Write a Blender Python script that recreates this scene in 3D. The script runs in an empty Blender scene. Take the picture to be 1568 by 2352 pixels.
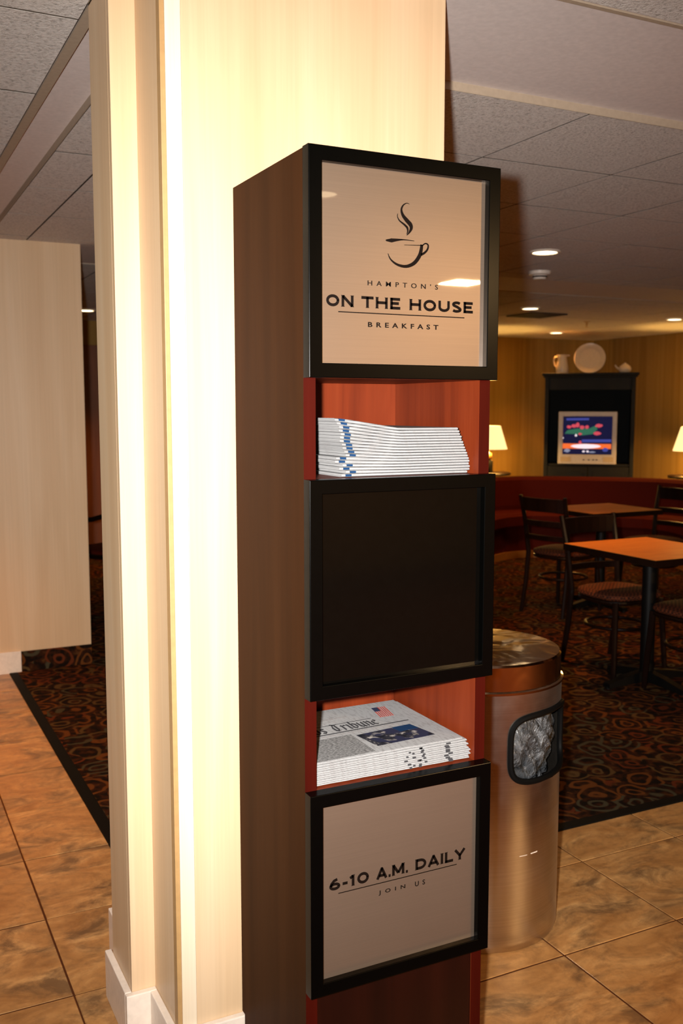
import bpy, bmesh, math, random
from mathutils import Vector, Matrix
random.seed(7)
SC = bpy.context.scene
COL = SC.collection
PI = math.pi
H = 1.489                      # eye height: every z below written as H + (height from the eye)
ZC = H + 0.915                 # underside of the ceiling tiles
REC = 0.024                    # the plaster strips between the tile fields sit this much higher

# ------------------------------------------------------------------ camera, world, flash, exposure
F_PX = 2228.8
psi, th = 0.4620, 0.1062
cd = bpy.data.cameras.new('camera'); cam = bpy.data.objects.new('camera', cd); COL.objects.link(cam)
cd.sensor_fit = 'VERTICAL'; cd.sensor_height = 22.2; cd.lens = F_PX * 22.2 / 2352
cd.clip_start = 0.05; cd.clip_end = 60
cd.dof.use_dof = True; cd.dof.focus_distance = 2.0; cd.dof.aperture_fstop = 4.0
fw = Vector((math.sin(psi)*math.cos(th), math.cos(psi)*math.cos(th), -math.sin(th)))
rt = Vector((math.cos(psi), -math.sin(psi), 0)); up = rt.cross(fw)
cam.matrix_world = Matrix(((rt.x, up.x, -fw.x, 0), (rt.y, up.y, -fw.y, 0), (rt.z, up.z, -fw.z, H), (0, 0, 0, 1)))
SC.camera = cam
SC.view_settings.view_transform = 'Standard'; SC.view_settings.look = 'None'
SC.view_settings.gamma = 1.0; SC.view_settings.exposure = 0.0
SC.view_settings.use_curve_mapping = False
W = bpy.data.worlds.new('world'); SC.world = W; W.use_nodes = True
W.node_tree.nodes['Background'].inputs[0].default_value = (1.0, 0.55, 0.25, 1)
W.node_tree.nodes['Background'].inputs[1].default_value = 0.02

FLASH_W, CAN_W, LAMP_W, TROFFER_W = 640.0, 30.0, 34.0, 66.0
WARM = (1.0, 0.40, 0.075)
# the camera's own flash, beside the lens
fl = bpy.data.lights.new('camera_flash', 'SPOT'); fo = bpy.data.objects.new('camera_flash', fl); COL.objects.link(fo)
fl.energy = FLASH_W; fl.color = (1.0, 0.945, 0.89); fl.shadow_soft_size = 0.022
fl.spot_size = math.radians(84); fl.spot_blend = 1.0
fo.matrix_world = cam.matrix_world.copy()
fo.location = Vector((-0.070, 0.035, H + 0.03))

# ------------------------------------------------------------------ materials
def new_mat(name):
    m = bpy.data.materials.new(name); m.use_nodes = True
    nt = m.node_tree; b = nt.nodes['Principled BSDF']
    return m, nt, b
def setc(b, **k):
    for n, v in k.items():
        n = {'color': 'Base Color', 'rough': 'Roughness', 'metal': 'Metallic', 'coat': 'Coat Weight', 'coat_rough': 'Coat Roughness',
             'spec': 'Specular IOR Level', 'emit': 'Emission Color', 'emit_s': 'Emission Strength', 'trans': 'Transmission Weight', 'aniso': 'Anisotropic'}[n]
        b.inputs[n].default_value = (*v, 1) if isinstance(v, tuple) and len(v) == 3 else v
def coords(nt, scale=(1, 1, 1), src='Object', rnd=False):
    tc = nt.nodes.new('ShaderNodeTexCoord'); mp = nt.nodes.new('ShaderNodeMapping')
    mp.inputs['Scale'].default_value = scale
    nt.links.new(tc.outputs[src], mp.inputs['Vector'])
    if rnd:
        oi = nt.nodes.new('ShaderNodeObjectInfo'); vm = nt.nodes.new('ShaderNodeVectorMath'); vm.operation = 'SCALE'
        vm.inputs[0].default_value = (37.0, 19.0, 53.0); nt.links.new(oi.outputs['Random'], vm.inputs['Scale'])
        nt.links.new(vm.outputs[0], mp.inputs['Location'])
    return mp.outputs[0]
def noise(nt, vec, scale, detail=4, rough=.55, dist=0):
    n = nt.nodes.new('ShaderNodeTexNoise'); n.inputs['Scale'].default_value = scale; n.inputs['Detail'].default_value = detail
    n.inputs['Roughness'].default_value = rough; n.inputs['Distortion'].default_value = dist
    nt.links.new(vec, n.inputs['Vector']); return n.outputs['Fac']
def ramp(nt, fac, stops, interp='LINEAR'):
    r = nt.nodes.new('ShaderNodeValToRGB'); r.color_ramp.interpolation = interp
    e = r.color_ramp.elements
    while len(e) < len(stops): e.new(0.5)
    for i, (p, c) in enumerate(stops):
        e[i].position = p; e[i].color = (*c, 1)
    nt.links.new(fac, r.inputs['Fac']); return r.outputs['Color']
def mix(nt, fac, a, b, mode='MIX'):
    n = nt.nodes.new('ShaderNodeMix'); n.data_type = 'RGBA'; n.blend_type = mode
    if isinstance(fac, (int, float)): n.inputs[0].default_value = fac
    else: nt.links.new(fac, n.inputs[0])
    for i, v in ((6, a), (7, b)):
        if isinstance(v, tuple): n.inputs[i].default_value = (*v, 1)
        else: nt.links.new(v, n.inputs[i])
    return n.outputs[2]
def math_n(nt, op, a, b=0.0):
    n = nt.nodes.new('ShaderNodeMath'); n.operation = op
    for i, v in ((0, a), (1, b)):
        if isinstance(v, (int, float)): n.inputs[i].default_value = v
        else: nt.links.new(v, n.inputs[i])
    return n.outputs[0]
def bump(nt, b, h, strength=.3, dist=.01):
    n = nt.nodes.new('ShaderNodeBump'); n.inputs['Strength'].default_value = strength; n.inputs['Distance'].default_value = dist
    nt.links.new(h, n.inputs['Height']); nt.links.new(n.outputs[0], b.inputs['Normal'])
def basec(nt, b, c): nt.links.new(c, b.inputs['Base Color'])

def plain(name, color, rough=.5, **k):
    m, nt, b = new_mat(name); setc(b, color=color, rough=rough, **k)
    f = noise(nt, coords(nt), 60, 3); basec(nt, b, ramp(nt, f, [(0.3, tuple(c*.93 for c in color)), (.7, tuple(min(1, c*1.05) for c in color))]))
    return m
def grain(name, c0, c1, c2, rough, sc=(9, 9, .55), coat=0.0, coat_rough=.1, spec=.5):
    m, nt, b = new_mat(name); setc(b, rough=rough, coat=coat, coat_rough=coat_rough, spec=spec)
    v = coords(nt, sc); f = noise(nt, v, 1.4, 5, .55, .6); g = noise(nt, coords(nt, (sc[0]*22, sc[1]*22, sc[2]*5)), 1.0, 3)
    c = ramp(nt, f, [(.3, c0), (.5, c1), (.7, c2)])
    basec(nt, b, mix(nt, math_n(nt, 'MULTIPLY', g, .35), c, tuple(x*.6 for x in c0)))
    return m

M = {}
M['laminate'] = grain('maple_laminate', (.64, .435, .25), (.69, .49, .295), (.74, .55, .355), .42, (7, 7, .35))
M['laminate_edge'] = plain('laminate_edge', (.42, .25, .10), .5)
M['trim_maple'] = grain('maple_corner_trim', (.80, .66, .47), (.84, .71, .53), (.87, .75, .58), .4, (20, 20, .5))
M['white_base'] = plain('white_painted_wood', (.80, .70, .60), .35)
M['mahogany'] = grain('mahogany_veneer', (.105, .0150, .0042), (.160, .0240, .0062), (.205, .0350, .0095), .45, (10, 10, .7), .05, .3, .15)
M['mahogany_edge_shaded'] = grain('shaded_mahogany_front_edge', (.026, .0018, .0008), (.036, .0026, .001), (.046, .0036, .0015), .5, (10, 10, .7), 0, .3, .06)  # same mahogany darkened, flash falloff on the front edges put into the colour
M['warm_lit_wall'] = grain('wall_reddened_by_bulb', (.14, .040, .012), (.20, .060, .018), (.25, .08, .026), .5, (6, 6, .5))
M['mahogany_falloff'] = grain('mahogany_veneer_flash_falloff', (.008, .0011, .0005), (.012, .0016, .0007), (.017, .0024, .001), .45, (10, 10, .7), .05, .3, .15)  # mahogany copy for the base, weaker flash at the bottom painted in
M['mahogany_grazing'] = grain('mahogany_veneer_grazing_light', (.030, .0100, .0028), (.042, .0140, .0038), (.056, .0195, .0055), .5, (8, 8, .5), 0, .35, .02)  # same veneer as the interior, brown of the grazing reflection put into the colour
M['black_frame'] = plain('black_lacquer', (.0007, .0007, .0006), .25, spec=.10)
M['black_panel'] = plain('black_glass_panel', (.0015, .0012, .0009), .10, spec=.14)
M['ink'] = plain('dark_brown_ink', (.004, .0018, .001), .6, spec=.1)
M['print_black'] = plain('newspaper_ink', (.03, .03, .035), .8)
M['print_grey'] = plain('newspaper_grey_ink', (.30, .29, .29), .85)
M['print_blue'] = plain('newspaper_blue_ink', (.007, .030, .085), .9, spec=.1)
M['flag_red'] = plain('flag_red_ink', (.45, .05, .03), .8)
M['flag_blue'] = plain('flag_blue_ink', (.012, .02, .06), .8)
M['drywall'] = plain('painted_plaster', (.74, .67, .64), .75)
M['tan_angle'] = plain('tan_ceiling_angle', (.40, .32, .235), .6)
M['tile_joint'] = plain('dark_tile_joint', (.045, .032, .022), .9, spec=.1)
M['can_ring'] = plain('white_downlight_ring', (.75, .68, .6), .4)
M['grout'] = plain('brown_grout', (.085, .028, .009), .95, spec=.1)
M['carpet_edge'] = plain('black_carpet_strip', (.004, .0035, .003), .7, spec=.1)
M['dark_wood'] = grain('dark_stained_wood', (.005, .0016, .0008), (.008, .0025, .0012), (.012, .004, .0018), .35, (12, 12, 2), .1, .2, .25)
M['table_top'] = grain('orange_laminate', (.58, .19, .030), (.66, .23, .040), (.70, .26, .05), .5, (3, 18, 3), 0, .1, .25)
M['black_iron'] = plain('black_iron', (.0022, .0022, .0022), .5, spec=.2)
M['rubber'] = plain('black_rubber', (.0015, .0015, .0015), .6, spec=.12)
M['tv_niche'] = plain('dark_niche_panel', (.010, .011, .0105), .7, spec=.1)
M['armoire'] = grain('black_painted_wood', (.0035, .0035, .003), (.005, .005, .0045), (.007, .007, .006), .6, (9, 9, .8), 0, .2, .2)
M['tv_silver'] = plain('silver_plastic', (.42, .38, .36), .4)
M['ceramic'] = plain('cream_ceramic', (.75, .60, .42), .3)
M['brass'] = plain('aged_brass', (.45, .25, .07), .35, metal=.8)
M['booth_red'] = plain('red_upholstery', (.070, .0065, .0022), .8, spec=.1)
M['gold_trim'] = plain('gold_toe_board', (.33, .15, .03), .5)
M['vent'] = plain('dark_vent', (.03, .02, .015), .6)

def ceiling_tile_mat():
    m, nt, b = new_mat('mineral_ceiling_tile'); setc(b, rough=.95, spec=.1)
    v = coords(nt, rnd=True); f = noise(nt, v, 95, 6, .7); g = noise(nt, v, 30, 3)
    c = ramp(nt, f, [(.34, (.42, .385, .35)), (.46, (.78, .73, .68)), (.6, (.90, .85, .80))])
    basec(nt, b, mix(nt, .15, c, ramp(nt, g, [(.3, (.6, .56, .52)), (.7, (.9, .85, .8))])))
    bump(nt, b, f, .9, .012); return m
M['ceiling_tile'] = ceiling_tile_mat()
def floor_tile_mat():
    m, nt, b = new_mat('brown_mottled_tile'); setc(b, rough=.33, spec=.5)
    v = coords(nt, (1, 1, 1), rnd=True)
    big = noise(nt, coords(nt, (1.0, 2.2, 1), rnd=True), 4.2, 6, .6, .9); fine = noise(nt, v, 38, 5, .65); smudge = noise(nt, coords(nt, (1.2, 2.0, 1), rnd=True), 4.2, 7, .66, .55)
    c = ramp(nt, big, [(.30, (.32, .145, .042)), (.48, (.50, .255, .085)), (.62, (.64, .365, .138)), (.8, (.72, .45, .185))])
    c = mix(nt, ramp(nt, smudge, [(.47, (0, 0, 0)), (.64, (.80, .80, .80))]), c, (.10, .052, .024))
    c = mix(nt, ramp(nt, fine, [(.35, (.28, .28, .28)), (.55, (0, 0, 0))]), c, (.17, .085, .035))
    basec(nt, b, c); bump(nt, b, mix(nt, .5, big, fine), .12, .006); return m
M['floor_tile'] = floor_tile_mat()
def carpet_mat():
    m, nt, b = new_mat('swirl_carpet'); setc(b, rough=1.0, spec=.05)
    v0 = coords(nt); n = nt.nodes.new('ShaderNodeTexNoise'); n.inputs['Scale'].default_value = 6.0; n.inputs['Detail'].default_value = 2
    nt.links.new(v0, n.inputs['Vector'])
    w = nt.nodes.new('ShaderNodeVectorMath'); w.operation = 'MULTIPLY_ADD'; w.inputs[1].default_value = (.11, .11, .11)
    nt.links.new(n.outputs['Color'], w.inputs[0]); nt.links.new(v0, w.inputs[2])
    vo = nt.nodes.new('ShaderNodeTexVoronoi'); vo.inputs['Scale'].default_value = 7.5; nt.links.new(w.outputs[0], vo.inputs['Vector'])
    rings = math_n(nt, 'FRACT', math_n(nt, 'MULTIPLY', vo.outputs['Distance'], 3.3))
    sep = nt.nodes.new('ShaderNodeSeparateColor'); nt.links.new(vo.outputs['Color'], sep.inputs[0])
    hue = ramp(nt, sep.outputs[0], [(0, (.150, .050, .012)), (.35, (.110, .062, .022)), (.6, (.070, .060, .034)), (.8, (.13, .030, .010))], 'CONSTANT')
    line = ramp(nt, rings, [(.52, (0, 0, 0)), (.62, (1, 1, 1)), (.85, (1, 1, 1)), (.95, (0, 0, 0))])
    spots = noise(nt, v0, 22, 3)
    base = ramp(nt, spots, [(.42, (.010, .006, .004)), (.60, (.05, .016, .006)), (.70, (.10, .04, .012))])
    c = mix(nt, line, base, hue); pile = noise(nt, v0, 400, 2)
    basec(nt, b, mix(nt, math_n(nt, 'MULTIPLY', pile, .5), c, (.006, .004, .003)))
    bump(nt, b, pile, .5, .004); return m
M['carpet'] = carpet_mat()
def wall_mat():
    m, nt, b = new_mat('gold_striped_wallpaper'); setc(b, rough=.7, spec=.2)
    f = noise(nt, coords(nt, (14, 14, .25)), 1.0, 3); g = noise(nt, coords(nt), 1.3, 3)
    c = ramp(nt, f, [(.35, (.27, .155, .036)), (.5, (.33, .195, .048)), (.65, (.37, .225, .06))])
    basec(nt, b, mix(nt, math_n(nt, 'MULTIPLY', g, .4), c, (.27, .14, .03))); return m
M['wall'] = wall_mat()
def sign_metal():
    m, nt, b = new_mat('brushed_sign_metal'); setc(b, rough=.36, metal=.74, coat=1.0, coat_rough=.015)
    f = noise(nt, coords(nt, (4, 4, 700)), 1.0, 2); g = noise(nt, coords(nt), 5, 3)
    basec(nt, b, mix(nt, .35, ramp(nt, f, [(.3, (.240, .180, .135)), (.7, (.265, .200, .150))]), ramp(nt, g, [(.3, (.24, .18, .135)), (.7, (.27, .203, .153))]))); return m
M['sign_metal'] = sign_metal()
def steel():
    m, nt, b = new_mat('brushed_steel'); setc(b, metal=1.0, rough=.30, aniso=.4)
    f = noise(nt, coords(nt, (1, 1, 260)), 1.6, 2); g = noise(nt, coords(nt), 7, 5, .6)
    basec(nt, b, mix(nt, .4, ramp(nt, f, [(.3, (.50, .43, .36)), (.7, (.62, .55, .48))]), ramp(nt, g, [(.35, (.46, .40, .34)), (.7, (.62, .56, .50))])))
    nt.links.new(math_n(nt, 'MULTIPLY_ADD', g, .22), b.inputs['Roughness'])
    for n in nt.nodes:
        if n.type == 'MATH' and n.operation == 'MULTIPLY_ADD': n.inputs[2].default_value = .20
    return m
M['steel'] = steel()
def polished():
    m, nt, b = new_mat('polished_steel'); setc(b, metal=1.0, rough=.14)
    f = noise(nt, coords(nt), 9, 2, .5, .5); basec(nt, b, ramp(nt, f, [(.3, (.56, .45, .33)), (.7, (.68, .57, .45))]))
    bump(nt, b, f, .25, .02); return m
M['polished'] = polished()
def bag():
    m, nt, b = new_mat('grey_plastic_liner'); setc(b, rough=.28, spec=.7)
    v = coords(nt, (1, 1, .7)); f = noise(nt, v, 14, 5, .6, 1.8)
    basec(nt, b, ramp(nt, f, [(.3, (.03, .034, .038)), (.52, (.07, .075, .082)), (.75, (.21, .22, .235))])); bump(nt, b, f, 1.0, .03); return m
M['bag'] = bag()
def paper(name, speckle):
    m, nt, b = new_mat(name); setc(b, rough=.85, spec=.15)
    f = noise(nt, coords(nt, (230, 40, 500)), 1.0, 2); l = noise(nt, coords(nt, (1.5, 1.5, 900)), 1.0, 2); g = noise(nt, coords(nt, (6, 6, 40), rnd=True), 1.0, 3)
    c = ramp(nt, l, [(.36, (.09, .09, .095)), (.50, (.28, .285, .29)), (.66, (.37, .375, .38))])
    basec(nt, b, mix(nt, math_n(nt, 'MULTIPLY', ramp(nt, f, [(.50, (0, 0, 0)), (.62, (1, 1, 1))]), math_n(nt, 'MULTIPLY', g, speckle)), c, (.20, .19, .19))); return m
M['paper_upper'] = paper('white_newsprint', .5)
M['paper_lower'] = paper('grey_newsprint', .9)
def newsphoto():
    m, nt, b = new_mat('front_page_photograph'); setc(b, rough=.8, spec=.15)
    f = noise(nt, coords(nt, (1, 1, 1)), 55, 3); g = noise(nt, coords(nt), 24, 2)
    basec(nt, b, mix(nt, ramp(nt, g, [(.48, (0, 0, 0)), (.56, (1, 1, 1))]), ramp(nt, f, [(.38, (.008, .009, .015)), (.52, (.03, .03, .04)), (.60, (.28, .26, .24)), (.7, (.45, .42, .4))]), (.02, .022, .05))); return m
M['newsphoto'] = newsphoto()
def greek():
    m, nt, b = new_mat('fine_print'); setc(b, rough=.85, spec=.15)
    f = noise(nt, coords(nt, (160, 520, 1)), 1.0, 2); basec(nt, b, ramp(nt, f, [(.42, (.10, .10, .10)), (.58, (.27, .27, .27))])); return m
M['greek'] = greek()
def seatfab():
    m, nt, b = new_mat('woven_brown_seat'); setc(b, rough=.8, spec=.2)
    ck = nt.nodes.new('ShaderNodeTexChecker'); ck.inputs['Scale'].default_value = 75; ck.inputs[1].default_value = (.12, .030, .010, 1); ck.inputs[2].default_value = (.028, .008, .004, 1)
    nt.links.new(coords(nt), ck.inputs[0]); basec(nt, b, ck.outputs[0]); return m
M['seat'] = seatfab()
def emit(name, c, s):
    m, nt, b = new_mat(name); setc(b, color=(0, 0, 0), emit=c, emit_s=s, rough=.4, spec=.08); return m
M['bulb'] = emit('downlight_glow', (1, .74, .42), 9.0)
M['troffer'] = emit('light_panel_glow', (1, .66, .26), 9.0)
M['shade'] = emit('lit_lamp_shade', (1, .70, .28), 1.5); 
b = M['shade'].node_tree.nodes['Principled BSDF']; setc(b, color=(.6, .5, .35))
for k, c in dict(tv_navy=(.004, .004, .035), tv_green=(.03, .14, .08), tv_red=(.65, .07, .10), tv_orange=(.95, .16, .03), tv_white=(1, .85, .9), tv_blue=(.05, .06, .30), tv_grey=(.25, .26, .36)).items():
    M[k] = emit(k + '_screen_light', c, 1.0)

# ------------------------------------------------------------------ mesh helpers
class MB:
    def __init__(s): s.v = []; s.f = []; s.sm = []
    def add(s, v, f, smooth=False):
        n = len(s.v); s.v += [tuple(p) for p in v]; s.f += [tuple(i + n for i in q) for q in f]; s.sm += [smooth] * len(f); return s
    def box(s, x0, x1, y0, y1, z0, z1, b=0.0):
        if b <= 0:
            v = [(x, y, z) for z in (z0, z1) for y in (y0, y1) for x in (x0, x1)]
            return s.add(v, [(0, 2, 3, 1), (4, 5, 7, 6), (0, 1, 5, 4), (2, 6, 7, 3), (0, 4, 6, 2), (1, 3, 7, 5)])
        bm = bmesh.new(); bmesh.ops.create_cube(bm, size=1)
        for p in bm.verts: p.co = Vector(((x0+x1)/2 + p.co.x*(x1-x0), (y0+y1)/2 + p.co.y*(y1-y0), (z0+z1)/2 + p.co.z*(z1-z0)))
        bmesh.ops.bevel(bm, geom=bm.edges[:], offset=b, segments=2, profile=.5, affect='EDGES')
        bm.verts.index_update(); s.add([p.co[:] for p in bm.verts], [tuple(q.index for q in f.verts) for f in bm.faces]); bm.free(); return s
    def prism(s, pts, o, ux, uy, n, t):          # polygon pts (a,b) -> o + a ux + b uy, thickness t along n
        o, ux, uy, n = map(Vector, (o, ux, uy, n)); k = len(pts)
        lo = [o + ux*a + uy*c for a, c in pts]; hi = [p + n*t for p in lo]
        f = [tuple(range(k))[::-1], tuple(range(k, 2*k))] + [(i, (i+1) % k, k + (i+1) % k, k + i) for i in range(k)]
        return s.add(lo + hi, f)
    def lathe(s, prof, c=(0, 0, 0), seg=32, a0=0, a1=2*PI, cap=True):
        full = abs(a1 - a0 - 2*PI) < 1e-6; n = seg if full else seg + 1; v = []
        for r, z in prof:
            for i in range(n):
                a = a0 + (a1-a0)*i/seg; v.append((c[0] + r*math.cos(a), c[1] + r*math.sin(a), c[2] + z))
        f = []
        for j in range(len(prof)-1):
            for i in range(seg):
                i2 = (i+1) % n; f.append((j*n+i, j*n+i2, (j+1)*n+i2, (j+1)*n+i))
        if cap and full:
            if prof[0][0] > 1e-4: f.append(tuple(range(n))[::-1])
            if prof[-1][0] > 1e-4: f.append(tuple((len(prof)-1)*n + i for i in range(n)))
        return s.add(v, f, True)
    def tube(s, path, r, seg=10, closed=False, cap=True, flat=1.0):
        P = [Vector(p) for p in path]; k = len(P); v = []; R = r if isinstance(r, (list, tuple)) else [r]*k
        prevn = None
        for i, p in enumerate(P):
            t = (P[(i+1) % k] - P[i-1]) if closed else (P[min(i+1, k-1)] - P[max(i-1, 0)]); t.normalize()
            if prevn is None:
                a = Vector((0, 0, 1)) if abs(t.z) < .9 else Vector((1, 0, 0)); nn = (a - t*a.dot(t)).normalized()
            else: nn = (prevn - t*prevn.dot(t)).normalized()
            prevn = nn; bb = t.cross(nn)
            for j in range(seg):
                a = 2*PI*j/seg; v.append(p + nn*(R[i]*math.cos(a)) + bb*(R[i]*flat*math.sin(a)))
        f = []
        for i in range(k if closed else k-1):
            for j in range(seg): f.append((i*seg+j, i*seg+(j+1) % seg, ((i+1) % k)*seg+(j+1) % seg, ((i+1) % k)*seg+j))
        if cap and not closed: f += [tuple(range(seg))[::-1], tuple((k-1)*seg + j for j in range(seg))]
        return s.add(v, f, True)
    def sweep(s, prof, frames):                   # closed profile (a,b) swept along frames (o, ua, ub)
        k = len(prof); v = []; f = []
        for o, ua, ub in frames:
            for a, c in prof: v.append(Vector(o) + Vector(ua)*a + Vector(ub)*c)
        for i in range(len(frames)-1):
            for j in range(k): f.append((i*k+j, i*k+(j+1) % k, (i+1)*k+(j+1) % k, (i+1)*k+j))
        f += [tuple(range(k))[::-1], tuple((len(frames)-1)*k + j for j in range(k))]
        return s.add(v, f)
    def stroke(s, pts, ws, o, ux, uz, n, t):      # flat variable-width stroke
        P = [Vector((a, c)) for a, c in pts]; W_ = ws if isinstance(ws, (list, tuple)) else [ws]*len(P)
        L = []; Rr = []
        for i, p in enumerate(P):
            d = P[min(i+1, len(P)-1)] - P[max(i-1, 0)]; d = d.normalized() if d.length else Vector((1, 0)); q = Vector((-d.y, d.x))
            m = 1.0
            if 0 < i < len(P)-1:
                e = (P[i+1]-P[i]).normalized(); m = 1/max(.5, abs(Vector((-e.y, e.x)).dot(q)))
            L.append(p + q*W_[i]*m/2); Rr.append(p - q*W_[i]*m/2)
        o, ux, uz, n = map(Vector, (o, ux, uz, n))
        for i in range(len(P)-1):
            q = [L[i], Rr[i], Rr[i+1], L[i+1]]
            s.prism([(a.x, a.y) for a in q], o, ux, uz, n, t)
        return s
    def build(s, name, m, parent=None):
        me = bpy.data.meshes.new(name); me.from_pydata([tuple(p) for p in s.v], [], s.f)
        for p, q in zip(me.polygons, s.sm): p.use_smooth = q
        bm = bmesh.new(); bm.from_mesh(me); bmesh.ops.recalc_face_normals(bm, faces=bm.faces[:])
        if any(s.sm):
            for e in bm.edges:
                if len(e.link_faces) == 2 and e.calc_face_angle(0) > .7: e.smooth = False
        bm.to_mesh(me); bm.free()
        me.materials.append(m); o = bpy.data.objects.new(name, me); COL.objects.link(o)
        if parent: o.parent = parent
        return o
def thing(name, label, cat, loc=(0, 0, 0), rz=0.0, group=None):
    o = bpy.data.objects.new(name, None); COL.objects.link(o); o.location = loc; o.rotation_euler = (0, 0, rz); o.empty_display_size = .1
    o['label'] = label; o['category'] = cat
    if group: o['group'] = group
    return o
def tag(o, label, cat, group=None):
    o['label'] = label; o['category'] = cat
    if group: o['group'] = group
    return o
def structure(o): o['kind'] = 'structure'; return o
def wpart(name, mb, m, root):
    """a part written in world coordinates: shift its vertices into the thing's own frame"""
    inv = Matrix.Translation(root.location) @ Matrix.Rotation(root.rotation_euler.z, 4, 'Z'); inv.invert()
    mb.v = [tuple(inv @ Vector(p)) for p in mb.v]; return mb.build(name, m, root)
def copy_tree(o, parent=None):
    c = o.copy(); COL.objects.link(c)
    if parent: c.parent = parent
    for ch in list(o.children): copy_tree(ch, c)
    return c
def in_view(x, y, z, mx=450):
    d = Vector((x, y, z - H)); q = d.dot(fw)
    if q < .25: return False
    px = 784 + F_PX*d.dot(rt)/q; py = 1176 - F_PX*d.dot(up)/q
    return -mx < px < 1568 + mx and -mx < py < 2352 + mx

# ------------------------------------------------------------------ the room
XL, XR, YF, YB = -3.2, 9.0, -4.6, 10.4
CX0, CY0 = 0.71, 2.61            # carpet starts beyond these lines (tile is L-shaped)
G = .4126; GX, GY = .4296, 2.392
floor = structure(MB().box(XL, XR, YF, YB, -.12, -.0016).build('floor', M['grout']))
def tile_piece(x0, x1, y0, y1, mat, parent, name, zt, t, ch, g):
    x0 += g; x1 -= g; y0 += g; y1 -= g; cx, cy = (x0+x1)/2, (y0+y1)/2; a, c = (x1-x0)/2, (y1-y0)/2
    up_ = t > 0
    v = [(-a, -c, -t), (a, -c, -t), (a, c, -t), (-a, c, -t), (-a, -c, -ch), (a, -c, -ch), (a, c, -ch), (-a, c, -ch),
         (-a+abs(ch), -c+abs(ch), 0), (a-abs(ch), -c+abs(ch), 0), (a-abs(ch), c-abs(ch), 0), (-a+abs(ch), c-abs(ch), 0)]
    f = [(8, 9, 10, 11)] + [(i, (i+1) % 4, 4+(i+1) % 4, 4+i) for i in range(4)] + [(4+i, 4+(i+1) % 4, 8+(i+1) % 4, 8+i) for i in range(4)]
    m = MB(); m.add(v, f); o = m.build(name, mat, parent); o.location = (cx, cy, zt)
    if name == 'ceiling_tile':                          # tile edges coloured dark: joint shade and edge grime put into the colour
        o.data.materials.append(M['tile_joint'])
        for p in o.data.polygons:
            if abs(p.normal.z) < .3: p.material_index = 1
    return o
def tile_z(): return random.uniform(-.0006, .0006)
for i in range(-9, 22):
    for j in range(-10, 9):
        x0, x1, y0, y1 = GX+i*G, GX+(i+1)*G, GY+j*G, GY+(j+1)*G
        if x0 >= CX0 and y0 >= CY0: continue
        rects = [(x0, x1, y0, y1)]
        if x1 > CX0 and y1 > CY0:
            rects = []
            if y0 < CY0 - .02 and x0 < CX0 - .02:          # the tile notched by the carpet's corner
                q = .002; cx_, cy_ = x0 + q, y0 + q
                pts = [(0, 0), (x1-x0-2*q, 0), (x1-x0-2*q, CY0-y0-2*q), (CX0-x0-2*q, CY0-y0-2*q), (CX0-x0-2*q, y1-y0-2*q), (0, y1-y0-2*q)]
                o = MB().prism(pts, (0, 0, -.006), (1, 0, 0), (0, 1, 0), (0, 0, 1), .006).build('floor_tile', M['floor_tile'], floor); o.location = (cx_, cy_, 0)
            elif y0 < CY0 - .02: rects.append((x0, x1, y0, min(y1, CY0)))
            elif x0 < CX0 - .02: rects.append((x0, min(x1, CX0), y0, y1))
        for r in rects:
            if in_view((r[0]+r[1])/2, (r[2]+r[3])/2, 0): tile_piece(*r, M['floor_tile'], floor, 'floor_tile', tile_z(), .006, .0032, .0007)
MB().box(CX0+.04, XR, CY0+.04, YB, -.006, .004).build('carpet', M['carpet'], floor)
MB().box(CX0-.003, CX0+.043, CY0-.003, 5.62, -.006, .006, .003).build('carpet_edge_strip', M['carpet_edge'], floor)
MB().box(CX0+.043, XR, CY0-.003, CY0+.043, -.006, .006, .003).build('carpet_edge_strip', M['carpet_edge'], floor)
# plain tile beyond what the lens can see
S1a, S1b, S2a, S2b = 1.82, 2.47, 5.70, 6.37      # plaster strips running left-right
ceiling = structure(MB().box(XL, XR, YF, YB, ZC+REC, ZC+.15).box(XL, XR, S2a+.004, S2b-.004, ZC+.004, ZC+REC).build('ceiling', M['drywall']))
T0, T1 = .52, .68                                # plaster strip running front-back
def field(xs, ys):
    MB().box(xs[0]+.003, xs[-1]-.003, ys[0]+.003, ys[-1]-.003, ZC+.0035, ZC+REC).build('joint_shade_backing', M['tile_joint'], ceiling)  # dark sheet added above the tiles to stand for joint shade
    for x0, x1 in zip(xs, xs[1:]):
        for y0, y1 in zip(ys, ys[1:]):
            if x1-x0 < .02 or y1-y0 < .02: continue
            if in_view((x0+x1)/2, (y0+y1)/2, ZC, 700):
                tile_piece(x0, x1, y0, y1, M['ceiling_tile'], ceiling, 'ceiling_tile', ZC + random.uniform(0, .0012), -.007, -.0006, .0042)
def grid(lo, hi, o, p=.61):
    k = math.ceil((lo-o)/p + .03); r = [lo]
    while o + k*p < hi - .03: r.append(o + k*p); k += 1
    return r + [hi]
BX = grid(T1, XR, 2.10)
field(BX, grid(S1b, S2a, 3.06)); field(BX, grid(S2b, YB, S2b + .30)); field(BX, grid(YF, S1a, S1a))
AX = grid(XL, T0, T0 - .61*8)
field(AX, grid(YF, S2a, 3.045)); field(AX, grid(S2b, YB, S2b + .30))
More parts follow.
